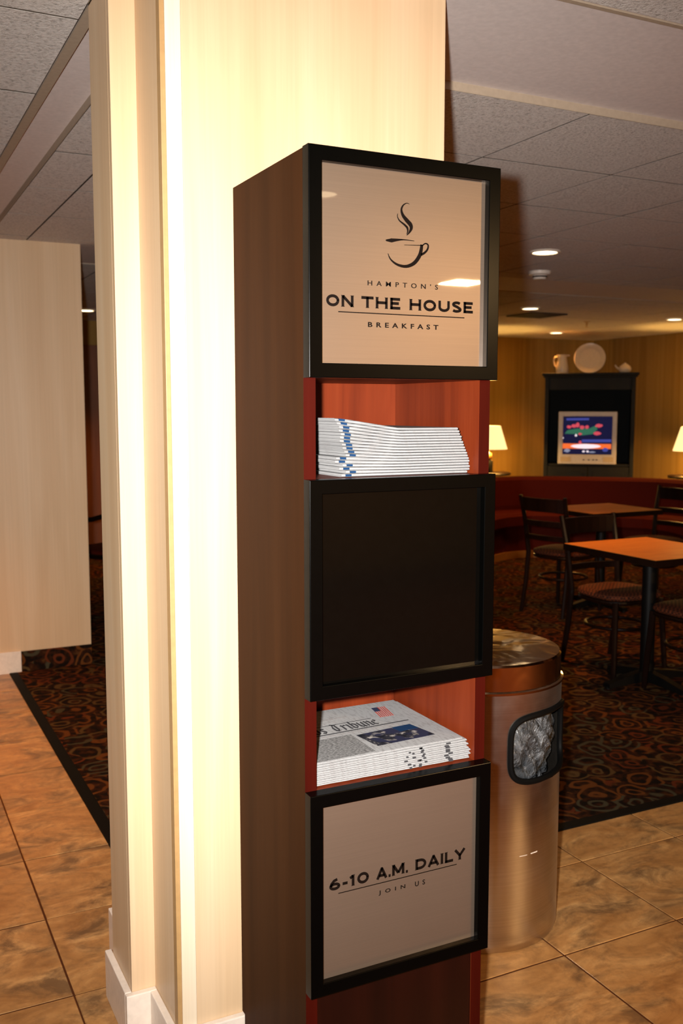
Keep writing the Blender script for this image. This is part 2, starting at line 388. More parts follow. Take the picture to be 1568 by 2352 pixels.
# tan metal angle along the edges of the tile fields
for q in [(T0-.002, T0+.026, YF, S2a), (T1, XR, S1a-.002, S1a+.012)]:
    MB().box(*q, ZC-.0035, ZC+.001).build('ceiling_angle', M['tan_angle'], ceiling)
for q in [(T1-.0035, T1, S1b, S2a), (T1, XR, S1b-.0035, S1b), (XL, XR, S2b-.0035, S2b-.0002)]:
    MB().box(*q, ZC-.001, ZC+REC).build('ceiling_angle', M['tan_angle'], ceiling)
for n, q in dict(wall_back=(XL, XR, YB, YB+.1), wall_right=(XR, XR+.1, YF, YB), wall_left=(XL-.1, XL, YF, YB), wall_front=(XL, XR, YF-.1, YF)).items():
    structure(MB().box(*q, 0, ZC+.1).build(n, M['wall']))

MB().box(1.55, 2.75, YB-.03, YB-.001, .0, 2.15, .004).build('warm_lit_wall_patch', M['warm_lit_wall'], bpy.data.objects['wall_back'])  # added patch: its red-brown colour stands for warm bulb light on the wall

# ------------------------------------------------------------------ the near column
BH, BT = .124, .017
col = thing('column', 'wide maple laminate column with stepped left corner, behind the newspaper stand', 'column', (.91, 2.25, 0))
ZT = ZC + REC + .002
for n, q, m in [('front_panel', (.617, 1.240, 1.960, 1.985), 'laminate'), ('corner_trim', (.5835, .6162, 1.957, 1.985), 'trim_maple'),
                ('edge_strip', (.5735, .5835, 1.960, 1.985), 'laminate_edge'),
                ('side_panel', (.574, .594, 1.985, 2.146), 'laminate'), ('front_panel', (.518, .594, 2.146, 2.166), 'laminate'),
                ('side_panel', (.518, .538, 2.166, 2.335), 'laminate'), ('rear_panel', (.574, 1.240, 2.335, 2.54), 'laminate'),
                ('core', (.538, 1.280, 2.166, 2.335), 'laminate'), ('core', (.594, 1.238, 1.985, 2.166), 'laminate')]:
    wpart(n, MB().box(*q, .0, ZT, .0012 if n != 'core' else 0), M[m], col)
for q in [(.574-BT, 1.257, 1.960-BT, 1.9599), (.574-BT, .5739, 1.9601, 2.146-BT), (.518-BT, .5739, 2.146-BT, 2.1459), (.518-BT, .5179, 2.146, 2.335+BT), (.574-BT, .5739, 2.335+BT, 2.54+BT)]:
    wpart('baseboard', MB().box(*q, 0, BH, .0025), M['white_base'], col)

# ------------------------------------------------------------------ the far column at the left
col2 = thing('column', 'tan laminate column standing further back at the left edge of the picture', 'column', (.79, 5.95, 0))
wpart('front_panel', MB().box(.36, 1.172, 5.64, 5.67, .10, ZT, .002), M['laminate'], col2)
wpart('core', MB().box(.38, 1.165, 5.67, 6.30, 0, ZT), M['laminate'], col2)
wpart('baseboard', MB().box(.345, .775, 5.622, 5.6395, 0, .125, .002), M['white_base'], col2)
wpart('carpet_base', MB().box(.776, 1.172, 5.628, 5.6395, 0, .118), M['carpet'], col2)

# ------------------------------------------------------------------ newspaper stand
X0, X1, YFr, YCa, YBk = .7229, 1.128, 1.580, 1.606, 1.957
ZTOP = H + .4574
BOX = [(H + .055, H + .4574), (H - .5367, H - .1284), (H - 1.1193, H - .7183)]
st = thing('newspaper_stand', 'tall mahogany stand with black framed sign boxes and two open newspaper slots', 'newspaper stand', (.925, 1.77, 0))
PT = .024
for xa in (X0, X1-PT):
    prof = [(YCa, 0), (1.9415, 0), (1.9415, .128), (YBk, .128), (YBk, ZTOP-.002), (YCa, ZTOP-.002)]
    wpart('side_panel', MB().prism(prof, (xa, 0, 0), (0, 1, 0), (0, 0, 1), (1, 0, 0), PT), M['mahogany_grazing' if xa == X0 else 'mahogany'], st)
for xa in (X0, X1-PT): wpart('front_edge', MB().box(xa, xa+PT, YCa-.0008, YCa-.0001, 0, ZTOP-.002), M['mahogany_edge_shaded'], st)
wpart('back_panel', MB().box(X0+PT, X1-PT, 1.942, 1.955, .13, ZTOP-.03), M['mahogany'], st)
wpart('top_panel', MB().box(X0+PT, X1-PT, YCa, YBk, ZTOP-.026, ZTOP-.004), M['mahogany_grazing'], st)
for z in (BOX[0][0], BOX[1][1], BOX[1][0], BOX[2][1]):
    up_ = z in (BOX[1][1], BOX[2][1])
    wpart('shelf', MB().box(X0+PT, X1-PT, YCa+.001, 1.9415, z-.020 if up_ else z, z-.001 if up_ else z+.019), M['mahogany'], st)
wpart('base_panel', MB().box(X0+PT, X1-PT, YCa+.002, YCa+.02, .0, BOX[2][0]+.05), M['mahogany_falloff'], st)
RL = .026
def frame_box(z0, z1, panel_mat):
    m = MB(); B = .0014
    a = X0; c = X1
    # mitred rails: outer ring swept as four prisms
    o = [(a, z0), (c, z0), (c, z1), (a, z1)]; i = [(a+RL, z0+RL), (c-RL, z0+RL), (c-RL, z1-RL), (a+RL, z1-RL)]
    for k in range(4):
        k2 = (k+1) % 4
        q = [o[k], o[k2], i[k2], i[k]]
        bm = bmesh.new(); lo = [bm.verts.new((p[0], YFr, p[1])) for p in q]; hi = [bm.verts.new((p[0], YCa-.0005, p[1])) for p in q]
        bm.faces.new(lo); bm.faces.new(hi[::-1])
        for j in range(4): bm.faces.new((lo[j], hi[j], hi[(j+1) % 4], lo[(j+1) % 4]))
        bmesh.ops.recalc_face_normals(bm, faces=bm.faces[:])
        e = [x for x in bm.edges if all(abs(v.co.y-YFr) < 1e-6 for v in x.verts) and abs((x.verts[0].co-x.verts[1].co).normalized().dot(Vector((1, 0, 0)))) in (0.0, 1.0) or (abs(x.verts[0].co.y - x.verts[1].co.y) > .01 and x.verts[0].co.x in (a, c))]
        e = [x for x in bm.edges if all(abs(v.co.y-YFr) < 1e-6 for v in x.verts) and (abs(x.verts[0].co.x-x.verts[1].co.x) < 1e-6 or abs(x.verts[0].co.z-x.verts[1].co.z) < 1e-6)]
        bmesh.ops.bevel(bm, geom=e, offset=B, segments=2, profile=.5, affect='EDGES')
        bm.verts.index_update(); m.add([v.co[:] for v in bm.verts], [tuple(v.index for v in f.verts) for f in bm.faces]); bm.free()
    fr = wpart('sign_frame', m, M['black_frame'], st)
    pm = MB().box(a+RL-.004, c-RL+.004, 1.594, 1.600, z0+RL-.004, z1-RL+.004); pm.v = [tuple(Vector(p) - st.location) for p in pm.v]
    pn = pm.build('sign_panel', panel_mat, fr)
    return fr
def sub(name, mb, m, parent):
    mb.v = [tuple(Vector(p) - st.location) for p in mb.v]; return mb.build(name, m, parent)
f_top = frame_box(*BOX[0], M['sign_metal']); f_mid = frame_box(*BOX[1], M['black_panel']); f_bot = frame_box(*BOX[2], M['sign_metal'])
f_top['label'] = 'black framed sign with a steaming cup'; f_mid['label'] = 'black framed box with a plain black panel'; f_bot['label'] = 'black framed sign giving the breakfast hours'

# lettering: small stroke alphabet, cap height 1, wide and bold with nicked corners
def arc(cx, cy, rx, ry, a0, a1, n=18): return [(cx + rx*math.cos(math.radians(a0+(a1-a0)*i/n)), cy + ry*math.sin(math.radians(a0+(a1-a0)*i/n))) for i in range(n+1)]
TW = .25; h_ = TW/2
GL = {  # letter: (width, [strokes])
 'O': (1.13, [arc(.565, .5, .565-h_, .5-h_+.015, 0, 360, 32)]),
 '0': (1.0, [arc(.5, .5, .5-h_, .5-h_+.015, 0, 360, 32)]),
 'N': (1.05, [[(h_, 0), (h_, 1)], [(h_, .93), (1.05-h_, .07)], [(1.05-h_, 0), (1.05-h_, 1)]]),
 'T': (.98, [[(0, 1-h_*.9), (.98, 1-h_*.9)], [(.49, 0), (.49, .95)]]),
 'H': (1.02, [[(h_, 0), (h_, 1)], [(1.02-h_, 0), (1.02-h_, 1)], [(h_, .52), (1.02-h_, .52)]]),
 'E': (.84, [[(h_, 0), (h_, 1)], [(0.05, 1-h_*.85), (.84, 1-h_*.85)], [(.1, .52), (.74, .52)], [(0.05, h_*.85), (.86, h_*.85)]]),
 'U': (1.03, [[(h_, 1), (h_, .42)] + arc(.515, .42, .515-h_, .42-h_+.01, 180, 360, 16)[1:] + [(1.03-h_, 1)]]),
 'S': (.86, [arc(.43, .735, .30, .265-h_+.02, 25, 235, 14) + [(.5, .50)] + arc(.43, .27, .335, .27-h_+.02, 50, -155, 14)]),
 'D': (1.03, [[(h_, 0), (h_, 1)], [(h_, 1-h_), (.45, 1-h_)] + arc(.45, .5, .58-h_, .5-h_, 90, -90, 18)[1:] + [(h_, h_)]]),
 'A': (1.05, [[(.08, 0), (.525, .96)], [(.97, 0), (.525, .96)], [(.24, .30), (.81, .30)], [(.43, .93), (.62, .93)]]),
 'I': (TW, [[(h_, 0), (h_, 1)]]),
 'L': (.80, [[(h_, 0), (h_, 1)], [(.05, h_*.85), (.80, h_*.85)]]),
 'Y': (1.0, [[(.05, 1), (.5, .42)], [(.95, 1), (.5, .42)], [(.5, 0), (.5, .48)]]),
 'M': (1.25, [[(h_, 0), (h_, 1)], [(h_, .95), (.625, .18)], [(1.25-h_, .95), (.625, .18)], [(1.25-h_, 0), (1.25-h_, 1)]]),
 '1': (.46, [[(.28, 0), (.28, 1)], [(.28, .90), (.03, .74)]]),
 '6': (.92, [arc(.46, .33, .46-h_, .33-h_+.01, 0, 360, 26), [(.12, .36), (.20, .60), (.40, .84), (.66, .93)]]),
 '-': (.46, [[(.03, .40), (.43, .40)]]), '.': (.24, [[(.02, .1), (.22, .1)]]),
}
def letters(mb, text, x0, x1, z, h, y, word_gap=.52, gap=.17):
    tot = 0; lay = []
    for ch in text:
        if ch == ' ': tot += word_gap; continue
        w, s = GL[ch]; lay.append((ch, tot)); tot += w + gap
    tot -= gap; kx = (x1-x0)/tot
    for ch, ox in lay:
        for s in GL[ch][1]:
            tw = TW*h
            closed = len(s) > 20 and abs(s[0][0]-s[-1][0]) + abs(s[0][1]-s[-1][1]) < 1e-6
            pts = [((ox + a)*kx, c*h) for a, c in s]
            if closed: pts += [pts[1]]
            mb.stroke(pts, tw, (x0, y, z), (1, 0, 0), (0, 0, 1), (0, -1, 0), .0004)
            # nicked serifs on straight ends
            if len(s) == 2 and ch not in '-.':
                for (a, c), (a2, c2) in ((s[0], s[1]), (s[1], s[0])):
                    if c in (0, 1) and abs(a-a2) < .01:
                        xx = (ox+a)*kx; zz = c*h; sg = 1 if c == 0 else -1; e = .06*h
                        for sd in (-1, 1):
                            mb.prism([(xx+sd*tw/2, zz), (xx+sd*(tw/2+e), zz), (xx+sd*tw/2, zz+sg*e)], (x0, y, z), (1, 0, 0), (0, 0, 1), (0, -1, 0), .0004)
YP = 1.5939
def font_text(name, body, x0, x1, z, h, spacing, parent, m, off=.012):
    cu = bpy.data.curves.new(name, 'FONT'); cu.body = body; cu.size = 1; cu.space_character = spacing; cu.offset = off; cu.extrude = .01; cu.resolution_u = 3
    ob = bpy.data.objects.new(name, cu); COL.objects.link(ob)
    dg = bpy.context.evaluated_depsgraph_get(); me = bpy.data.meshes.new_from_object(ob.evaluated_get(dg)); bpy.data.objects.remove(ob); bpy.data.curves.remove(cu)
    xs = [v.co.x for v in me.vertices]; ys = [v.co.y for v in me.vertices]; a, c, d, e = min(xs), max(xs), min(ys), max(ys)
    for v in me.vertices:
        v.co = Vector((x0 + (v.co.x-a)/(c-a)*(x1-x0), YP - (v.co.z+.01)*.02, z + (v.co.y-d)/(e-d)*h)) - st.location
    me.materials.clear(); me.materials.append(m); o = bpy.data.objects.new(name, me); COL.objects.link(o); o.parent = parent; return o
for w_, xa, xb in (('ON', .7627, .8183), ('THE', .8341, .9151), ('HOUSE', .9352, 1.0766)):
    m = MB(); letters(m, w_, xa, xb, H + .1830, .0206, YP); sub('lettering', m, M['ink'], f_top)
font_text('lettering', "HAMPTON'S", .8469, .9974, H + .2236, .0092, 2.0, f_top, M['ink'], .005)
font_text('lettering', 'BREAKFAST', .8479, .9992, H + .1487, .0092, 1.85, f_top, M['ink'], .02)
sub('rule_line', MB().box(.7872, 1.0578, YP-.0004, YP, H+.1728, H+.1746), M['ink'], f_top)
for w_, xa, xb in (('6-10', .7672, .8536), ('A.M.', .8705, .9415), ('DAILY', .9584, 1.0765)):
    m = MB(); letters(m, w_, xa, xb, H - .9185, .0222, YP, .42, .15); sub('lettering', m, M['ink'], f_bot)
font_text('lettering', 'JOIN', .8752, .9355, H - .9525, .0103, 2.1, f_bot, M['ink'], .014)
font_text('lettering', 'US', .9580, .9814, H - .9525, .0103, 2.1, f_bot, M['ink'], .014)
sub('rule_line', MB().box(.7869, 1.0566, YP-.0004, YP, H-.9278, H-.9262), M['ink'], f_bot)
# cup emblem: curves as printed, in millimetres on the panel
def Lc(X, Y): return ((X-222)/(1322-222)*.3139 + .7627, H + .4352 - (Y - (155 + (X-195)*.125))/(1682-(155)-(X-195)*.105)*.3538)
def cup(pts, ws, mb):
    # Catmull-Rom through the drawn points
    P = [Vector(Lc(*p)) for p in pts]; out = []; ow = []
    for i in range(len(P)-1):
        p0, p1, p2, p3 = P[max(i-1, 0)], P[i], P[i+1], P[min(i+2, len(P)-1)]
        for t in (0, .25, .5, .75):
            out.append(.5*((2*p1) + (p2-p0)*t + (2*p0-5*p1+4*p2-p3)*t*t + (3*p1-p0-3*p2+p3)*t**3)); ow.append(ws[i] + (ws[i+1]-ws[i])*t)
    out.append(P[-1]); ow.append(ws[-1])
    mb.stroke([(p.x, p.y) for p in out], [w*.000285 for w in ow], (0, YP, 0), (1, 0, 0), (0, 0, 1), (0, -1, 0), .0004)
m = MB()
cup([(822, 480), (800, 473), (775, 488), (762, 520), (772, 560), (800, 598), (830, 632), (836, 660), (822, 690), (803, 713)], [2, 5, 9, 13, 20, 27, 28, 22, 12, 2], m)
cup([(735, 550), (733, 572), (748, 602), (782, 630), (806, 655), (810, 680), (803, 705)], [3, 5, 8, 12, 15, 10, 2], m)
cup([(648, 749), (690, 750), (722, 747), (780, 745), (860, 754)], [8, 26, 18, 7, 3], m)
cup([(785, 784), (850, 786), (920, 788)], [3, 4, 5], m)
cup([(664, 848), (685, 893), (735, 932), (800, 945), (858, 922), (897, 872), (912, 825), (917, 782)], [3, 9, 15, 20, 24, 26, 24, 20], m)
cup([(920, 790), (945, 773), (965, 785), (962, 815), (940, 842), (912, 858)], [8, 8, 10, 12, 14, 16], m)
sub('cup_emblem', m, M['ink'], f_top)

# ------------------------------------------------------------------ newspapers, one by one
def newspaper(name, k, tL, tM, zb, xl, xr, yf, yb, mat, blue=None, marks=()):
    """a folded paper: rounded fold to the front, open leaves behind, sagging where its neighbours are thinner"""
    def zz(x, q):
        u = (x-.76)/.34; s = min(1, max(0, (u-.14)/.38))
        t = tL + (tM-tL)*s; return zb + (k + q)*t
    xs = [xl + (xr-xl)*i/10 for i in range(11)]
    prof = [(.0035, .03), (.0010, .2), (0, .40), (0, .60), (.0010, .8), (.0035, .97)]
    m = MB(); v = []
    n = len(prof) + 2
    for x in xs:
        dy = .0006*math.sin(x*90 + k*1.7)
        for a, q in prof: v.append((x, yf + dy + a, zz(x, q)))
        v.append((x, yb, zz(x, .97))); v.append((x, yb, zz(x, .03)))
    f = [(i*n+j, i*n+(j+1) % n, (i+1)*n+(j+1) % n, (i+1)*n+j) for i in range(len(xs)-1) for j in range(n)]
    f += [tuple(range(n))[::-1], tuple((len(xs)-1)*n + j for j in range(n))]
    m.add(v, f); cx, cy = (xl+xr)/2, (yf+yb)/2; c0 = Vector((cx, cy, zz(cx, 0)))
    m.v = [tuple(Vector(p) - c0) for p in m.v]; o = m.build(name, mat); o.location = c0
    def mark(nm, x0, x1, q0, q1, mt, over=0.0):
        mm = MB(); pr = [(-.0004, q0), (-.0004, q1)] + ([(over, q1), (over, .992), (.004, .992)] if 0 else [])
        vv = []
        for x in (x0, x1):
            vv += [(x, yf-.0011, zz(x, q0)), (x, yf-.0011, zz(x, q1)), (x, yf+.0015, zz(x, q1)), (x, yf+.0015, zz(x, q0))]
        mm.add(vv, [(0, 1, 5, 4), (1, 2, 6, 5), (2, 3, 7, 6), (3, 0, 4, 7), (0, 3, 2, 1), (4, 5, 6, 7)])
        mm.v = [tuple(Vector(p) - c0) for p in mm.v]; mm.build(nm, mt, o)
    if blue: mark('blue_print', blue, blue + .0125, .22, .86, M['print_blue'])
    for a, w in marks: mark('black_print', a, a + w, .2, .85, M['print_black'])
    return o, zz
ORD = ['', 'second', 'third', 'fourth', 'fifth', 'sixth', 'seventh', 'eighth', 'ninth', 'tenth', 'eleventh', 'twelfth', 'thirteenth', 'fourteenth', 'fifteenth', 'sixteenth']
NU = 17; rx = [0, .006, .014, .004, .022, .020, .026, .027, .022, .020, .014, .012, .008, .006, .004, .002, .0]
lx = [.817, .826, .812, .820, .803, .806, .826, .823, .819, .819, .815, .815, .816, .812, .812, .806, .802]
for k in range(NU):
    xr = [1.094, 1.099, 1.100, 1.098, 1.099, 1.098, 1.094, 1.092, 1.090, 1.088, 1.086, 1.084, 1.080, 1.079, 1.075, 1.073, 1.069][k]
    xl = lx[k] - .001 + random.uniform(-.001, .001)
    o, _ = newspaper('newspaper', k, .00655, .0054, H - .1288, xl - .004, xr, 1.630 + random.uniform(-.0015, .0015), 1.905 + random.uniform(-.004, .004), M['paper_upper'], xl + .004)
    r = NU - 1 - k
    tag(o, 'folded white newspaper with a blue mark, ' + ('topmost' if r == 0 else 'bottom one' if k == 0 else ORD[r] + ' from the top') + ' of the upper stack', 'newspaper', 'newspapers in the upper slot')
NL = 11; top_z = None
for k in range(NL):
    xr = [1.100, 1.098, 1.103, 1.100, 1.102, 1.099, 1.094, 1.098, 1.092, 1.095, 1.086][k]; r = NL - 1 - k
    marks = [(.955 + random.uniform(-.012, .012) + .02*(k % 2), .004 + .004*random.random()), (.985 + random.uniform(-.006, .01), .006), (1.045 + random.uniform(-.006, .006), .010)]
    if k == NL-1: marks = []
    o, zz = newspaper('newspaper', k, .0041, .0041, H - .7180, .7475, xr, 1.618 + random.uniform(-.0015, .0015) + (.004 if k == NL-1 else 0), 1.912 + random.uniform(-.004, .004), M['paper_lower'], None, marks)
    tag(o, 'grey folded newspaper with front page, flag and picture, topmost of the lower stack' if r == 0 else 'folded newspaper with black marks on its fold, ' + ('bottom one' if k == 0 else ORD[r] + ' from the top') + ' of the lower stack', 'newspaper', 'newspapers in the lower slot')
    top = o
zt = H - .7180 + NL*.0041 + .0002
def flat(name, polys, m, t=.00015):
    mm = MB()
    for p in polys: mm.prism(p, (0, 0, zt - .0001), (1, 0, 0), (0, 1, 0), (0, 0, 1), t)
    mm.v = [tuple(Vector(p) - top.location) for p in mm.v]; return mm.build(name, m, top)
def quad(x0, x1, y0, y1, sl=.05): return [(x0, y0 + (x0-.9)*sl), (x1, y0 + (x1-.9)*sl), (x1, y1 + (x1-.9)*sl), (x0, y1 + (x0-.9)*sl)]
flat('masthead_rule', [quad(.752, 1.044, 1.7610, 1.7655), quad(.752, .976, 1.8110, 1.8135)], M['print_black'])
flat('page_photograph', [[(.896, 1.7315), (1.032, 1.7445), (1.046, 1.664), (.905, 1.655)]], M['newsphoto'])
flat('photograph_sky', [[(.985, 1.741), (1.031, 1.7445), (1.036, 1.715), (.99, 1.712)]], M['print_blue'], .0003)
flat('fine_print', [quad(.755, .888, 1.632, 1.742)], M['greek'])
flat('subheading', [quad(.80 + .012*i, .80 + .012*i + .009, 1.748, 1.756) for i in range(20)], M['print_grey'])
flat('upper_heading', [quad(.775 + .0105*i, .775 + .0105*i + .0078, 1.842, 1.853) for i in range(15)] + [quad(.80 + .011*i, .80 + .011*i + .008, 1.826, 1.832) for i in range(9)], M['print_grey'])
fx = lambda a, c: (1.0098 + .0355*a - .0118*(1-c), 1.812 + .066*c)
def flag_strip(a0, a1, c0, c1): return [fx(a0, c0), fx(a1, c0), fx(a1, c1), fx(a0, c1)]
flat('flag_stripes', [flag_strip(i/7, i/7 + 1/13, 0 if i > 2 else 0, 1 if i > 2 else .62) for i in range(7)], M['flag_red'])
flat('flag_canton', [flag_strip(0, .42, .60, 1.0)], M['flag_blue'], .0003)
# broad-nib masthead letters
def nib(mb_polys, pts, x, y, s, w=.20):
    d = Vector((math.cos(math.radians(40)), math.sin(math.radians(40))))*w/2
    for (a, c), (a2, c2) in zip(pts, pts[1:]):
        p, q = Vector((a, c)), Vector((a2, c2)); P_ = [p-d, p+d, q+d, q-d]
        mb_polys.append([(x + v.x*s*1.0, y + (x-.9)*.05 + v.y*s*1.35) for v in P_])
BL = {'N': (1.2, [[(.15, 0), (.25, .25), (.22, 1.25), (.12, 1.4)], [(.25, 1.3), (.85, .3)], [(.95, 0), (.9, 1.2), (1.05, 1.45)], [(.0, .05), (.3, .0)]]),
 'e': (.72, [[(.45, .05), (.12, .2), (.12, .8), (.38, 1.0), (.55, .75), (.15, .5)]]),
 'w': (1.15, [[(.1, 1), (.15, .15), (.4, 0), (.52, .2), (.5, 1)], [(.52, .2), (.8, 0), (.98, .2), (.95, .85), (.85, 1.05)]]),
 's': (.65, [[(.08, .15), (.35, 0), (.5, .25), (.12, .7), (.3, 1.0), (.52, .85)]]),
 'T': (1.15, [[(.05, 1.25), (.35, 1.5), (.7, 1.3), (1.05, 1.45)], [(.55, 1.35), (.3, .8), (.35, .2), (.6, 0), (.95, .25)], [(.72, 1.25), (.7, .2)]]),
 'r': (.62, [[(.18, 0), (.18, .85), (.08, 1)], [(.2, .8), (.4, 1), (.52, .85)]]),
 'i': (.42, [[(.3, .02), (.18, .15), (.18, .85), (.08, 1)], [(.17, 1.28), (.22, 1.33)]]),
 'b': (.76, [[(.15, 1.5), (.15, .15), (.4, 0), (.58, .25), (.55, .8), (.3, 1)]]),
 'u': (.78, [[(.1, 1), (.16, .2), (.38, 0), (.56, .2)], [(.56, 1), (.56, .15), (.7, 0)]]),
 'n': (.78, [[(.08, 1), (.17, .85), (.17, 0)], [(.18, .8), (.42, 1), (.56, .8), (.56, .12), (.68, 0)]])}
pol = []; x = .772; s = .0215
for ch in 'News Tribune':
    if ch == ' ': x += .012; continue
    w, stks = BL[ch]
    for k in stks: nib(pol, k, x, 1.772, s, .27)
    x += w*s*1.02
flat('masthead_lettering', pol, M['print_black'], .0002)

# ------------------------------------------------------------------ waste bin
bx, by, br = 1.580, 2.282, .235
bin_ = thing('waste_bin', 'round stainless steel waste bin with side opening, on the tile beside the stand', 'waste bin', (bx, by, 0))
zr, zl = H - .757, H - .680
a0, a1, zo0, zo1 = math.radians(-103), math.radians(-31), H - 1.008, H - .822
ac, zc_ = (a0+a1)/2, (zo0+zo1)/2; ha, hz = (a1-a0)/2*br, (zo1-zo0)/2
def rr(t, k=4.5):    # rounded rectangle on the drum
    c, s_ = math.cos(t), math.sin(t); e = 2/k
    return math.copysign(abs(c)**e, c)*ha, math.copysign(abs(s_)**e, s_)*hz
m = MB(); NA, NZ = 180, 120; zs = [0.0, .004, .02] + [.02 + (zr-.004-.02)*i/NZ for i in range(1, NZ+1)]; v = []
for j, z in enumerate(zs):
    r = br - (.012 if j == 0 else .004 if j == 1 else 0)
    for i in range(NA):
        a = 2*PI*i/NA; v.append((r*math.cos(a), r*math.sin(a), z))
f = []
for j in range(len(zs)-1):
    for i in range(NA):
        a = 2*PI*(i+.5)/NA; a = a - 2*PI if a > PI else a; z = (zs[j]+zs[j+1])/2
        q = abs((a-ac)*br/ha)**4.5 + abs((z-zc_)/hz)**4.5
        if q < 1: continue
        f.append((j*NA+i, j*NA+(i+1) % NA, (j+1)*NA+(i+1) % NA, (j+1)*NA+i))
f.append(tuple(range(NA))[::-1]); m.add(v, f, True); m.build('bin_body', M['steel'], bin_)
ring = []
for i in range(72):
    a, z = rr(2*PI*i/72); ring.append(((br+.001)*math.cos(ac + a/br), (br+.001)*math.sin(ac + a/br), zc_ + z))
MB().tube(ring, .0085, 8, closed=True).build('opening_gasket', M['rubber'], bin_)
m = MB(); v = []; n1, n2 = 26, 18
for j in range(n2+1):
    for i in range(n1+1):
        a = a0 - .10 + (a1-a0+.2)*i/n1; z = zo0 - .03 + (zo1-zo0+.06)*j/n2
        r = br - .035 + .012*math.sin(i*1.1 + j*.5)*math.sin(j*.8 + .5*i) - .012*math.cos(j*.35)
        v.append((r*math.cos(a), r*math.sin(a), z))
m.add(v, [(j*(n1+1)+i, j*(n1+1)+i+1, (j+1)*(n1+1)+i+1, (j+1)*(n1+1)+i) for j in range(n2) for i in range(n1)], True); m.build('bin_liner', M['bag'], bin_)
for d0, d1, hh in ((-94.7, -88.5, .0012), (-85.5, -79.5, .0028)):
    MB().lathe([(br+.0001, .2745), (br+.0005, .2748), (br+.0005, .2745+hh), (br+.0001, .2748+hh)], seg=6, a0=math.radians(d0), a1=math.radians(d1), cap=False).build('scuff_mark', M['white_base'], bin_)
MB().lathe([(br-.003, zr-.006), (br+.004, zr-.003), (br+.004, zr+.003), (br-.002, zr+.006)], seg=96, cap=False).build('rim_ring', M['polished'], bin_)
MB().lathe([(br-.003, zr+.004), (br-.003, zl-.006), (br-.008, zl-.0005), (br-.03, zl+.001), (br*.5, zl+.004), (.0001, zl+.006)], seg=96).build('bin_lid', M['polished'], bin_)

# ------------------------------------------------------------------ breakfast tables and chairs
def make_table(name, label, loc, sx, sy, rz=0):
    t = thing(name, label, 'table', (*loc, .004), rz)
    MB().box(-sx/2+.004, sx/2-.004, -sy/2+.004, sy/2-.004, .716, .741, .002).build('table_top', M['table_top'], t)
    e = MB()
    for q in [(-sx/2, sx/2, -sy/2, -sy/2+.004), (-sx/2, sx/2, sy/2-.004, sy/2), (-sx/2, -sx/2+.004, -sy/2+.004, sy/2-.004), (sx/2-.004, sx/2, -sy/2+.004, sy/2-.004)]: e.box(*q, .705, .740)
    e.build('edge_band', M['dark_wood'], t)
    MB().lathe([(.038, .03), (.038, .69), (.13, .695), (.13, .716)], seg=20).build('pedestal', M['black_iron'], t)
    for k in range(4):
        a = k*PI/2; d = Vector((math.cos(a), math.sin(a), 0)); p = Vector((-d.y, d.x, 0)); m = MB()
        m.sweep([(-.028, -1), (.028, -1), (.022, 1), (-.022, 1)], [(d*.02 + Vector((0, 0, .045)), p, Vector((0, 0, .03))), (d*.15 + Vector((0, 0, .034)), p, Vector((0, 0, .022))), (d*.28 + Vector((0, 0, .018)), p, Vector((0, 0, .012)))])
        m.lathe([(.02, 0), (.02, .012)], c=tuple(d*.265), seg=10); m.build('foot', M['black_iron'], t)
    return t
def make_chair(label, loc, rz):
    t = thing('side_chair', label, 'chair', (*loc, .004), rz, 'ladder back cafe chairs')
    # faces +y; seat 0.44 high
    n = 28; out = []
    for i in range(n):
        a = 2*PI*i/n; c, s_ = math.cos(a), math.sin(a); e = 2/3.2
        x = math.copysign(abs(c)**e, c)*(.205 + .012*s_); y = math.copysign(abs(s_)**e, s_)*.205; out.append((x, y))
    m = MB()
    lay = [(.88, .425), (.97, .430), (1.0, .440), (.97, .456), (.85, .466), (.5, .470)]
    v = [(x*k, y*k, z) for k, z in lay for x, y in out]
    f = [(j*n+i, j*n+(i+1) % n, (j+1)*n+(i+1) % n, (j+1)*n+i) for j in range(len(lay)-1) for i in range(n)] + [tuple(range(n))[::-1], tuple((len(lay)-1)*n+i for i in range(n))]
    m.add(v, f, True); m.build('seat', M['seat'], t)
    m = MB(); k = .93; fr = [(x*k, y*k, .414) for x, y in out]; m.tube(fr, .013, 8, closed=True); m.build('seat_frame', M['dark_wood'], t)
    for sx in (-1, 1):
        MB().tube([(sx*.165, .165, .42), (sx*.178, .178, .2), (sx*.188, .190, 0)], [.017, .016, .014], 8).build('leg', M['dark_wood'], t)
        MB().tube([(sx*.185, -.255, 0), (sx*.178, -.215, .22), (sx*.175, -.195, .44), (sx*.185, -.225, .66), (sx*.195, -.275, .862)], [.015, .017, .018, .017, .014], 8).build('leg', M['dark_wood'], t)
    for z, hh in ((.80, .095), (.665, .040), (.56, .036)):
        y0 = -.200 - (z-.44)*.165; fr = []
        for i in range(9):
            u = -1 + 2*i/8; fr.append(((u*.182, y0 - .03*(1-u*u), z), (0, 1, 0), (0, .0, 1)))
        m = MB(); m.sweep([(-.008, -hh/2), (.008, -hh/2), (.008, hh/2), (-.008, hh/2)], fr); m.build('back_slat', M['dark_wood'], t)
    m = MB(); m.tube([(.150*math.cos(2*PI*i/28)*1.12, .160*math.sin(2*PI*i/28)*1.1 - .01, .255) for i in range(28)], .010, 8, closed=True); m.build('hoop_stretcher', M['dark_wood'], t)
    return t
make_table('cafe_table', 'orange topped square table with dark edge, nearest of the two tables', (3.79, 3.885), .61, .70)
make_table('cafe_table', 'orange topped table further back, between two chairs before the red booth', (4.98, 5.62), .66, .58)
make_chair('dark wooden chair tucked under the far side of the nearest table', (3.86, 4.20), PI)
make_chair('dark wooden chair with woven seat in front of the nearest table, cut by the frame', (3.89, 3.62), 0.0)
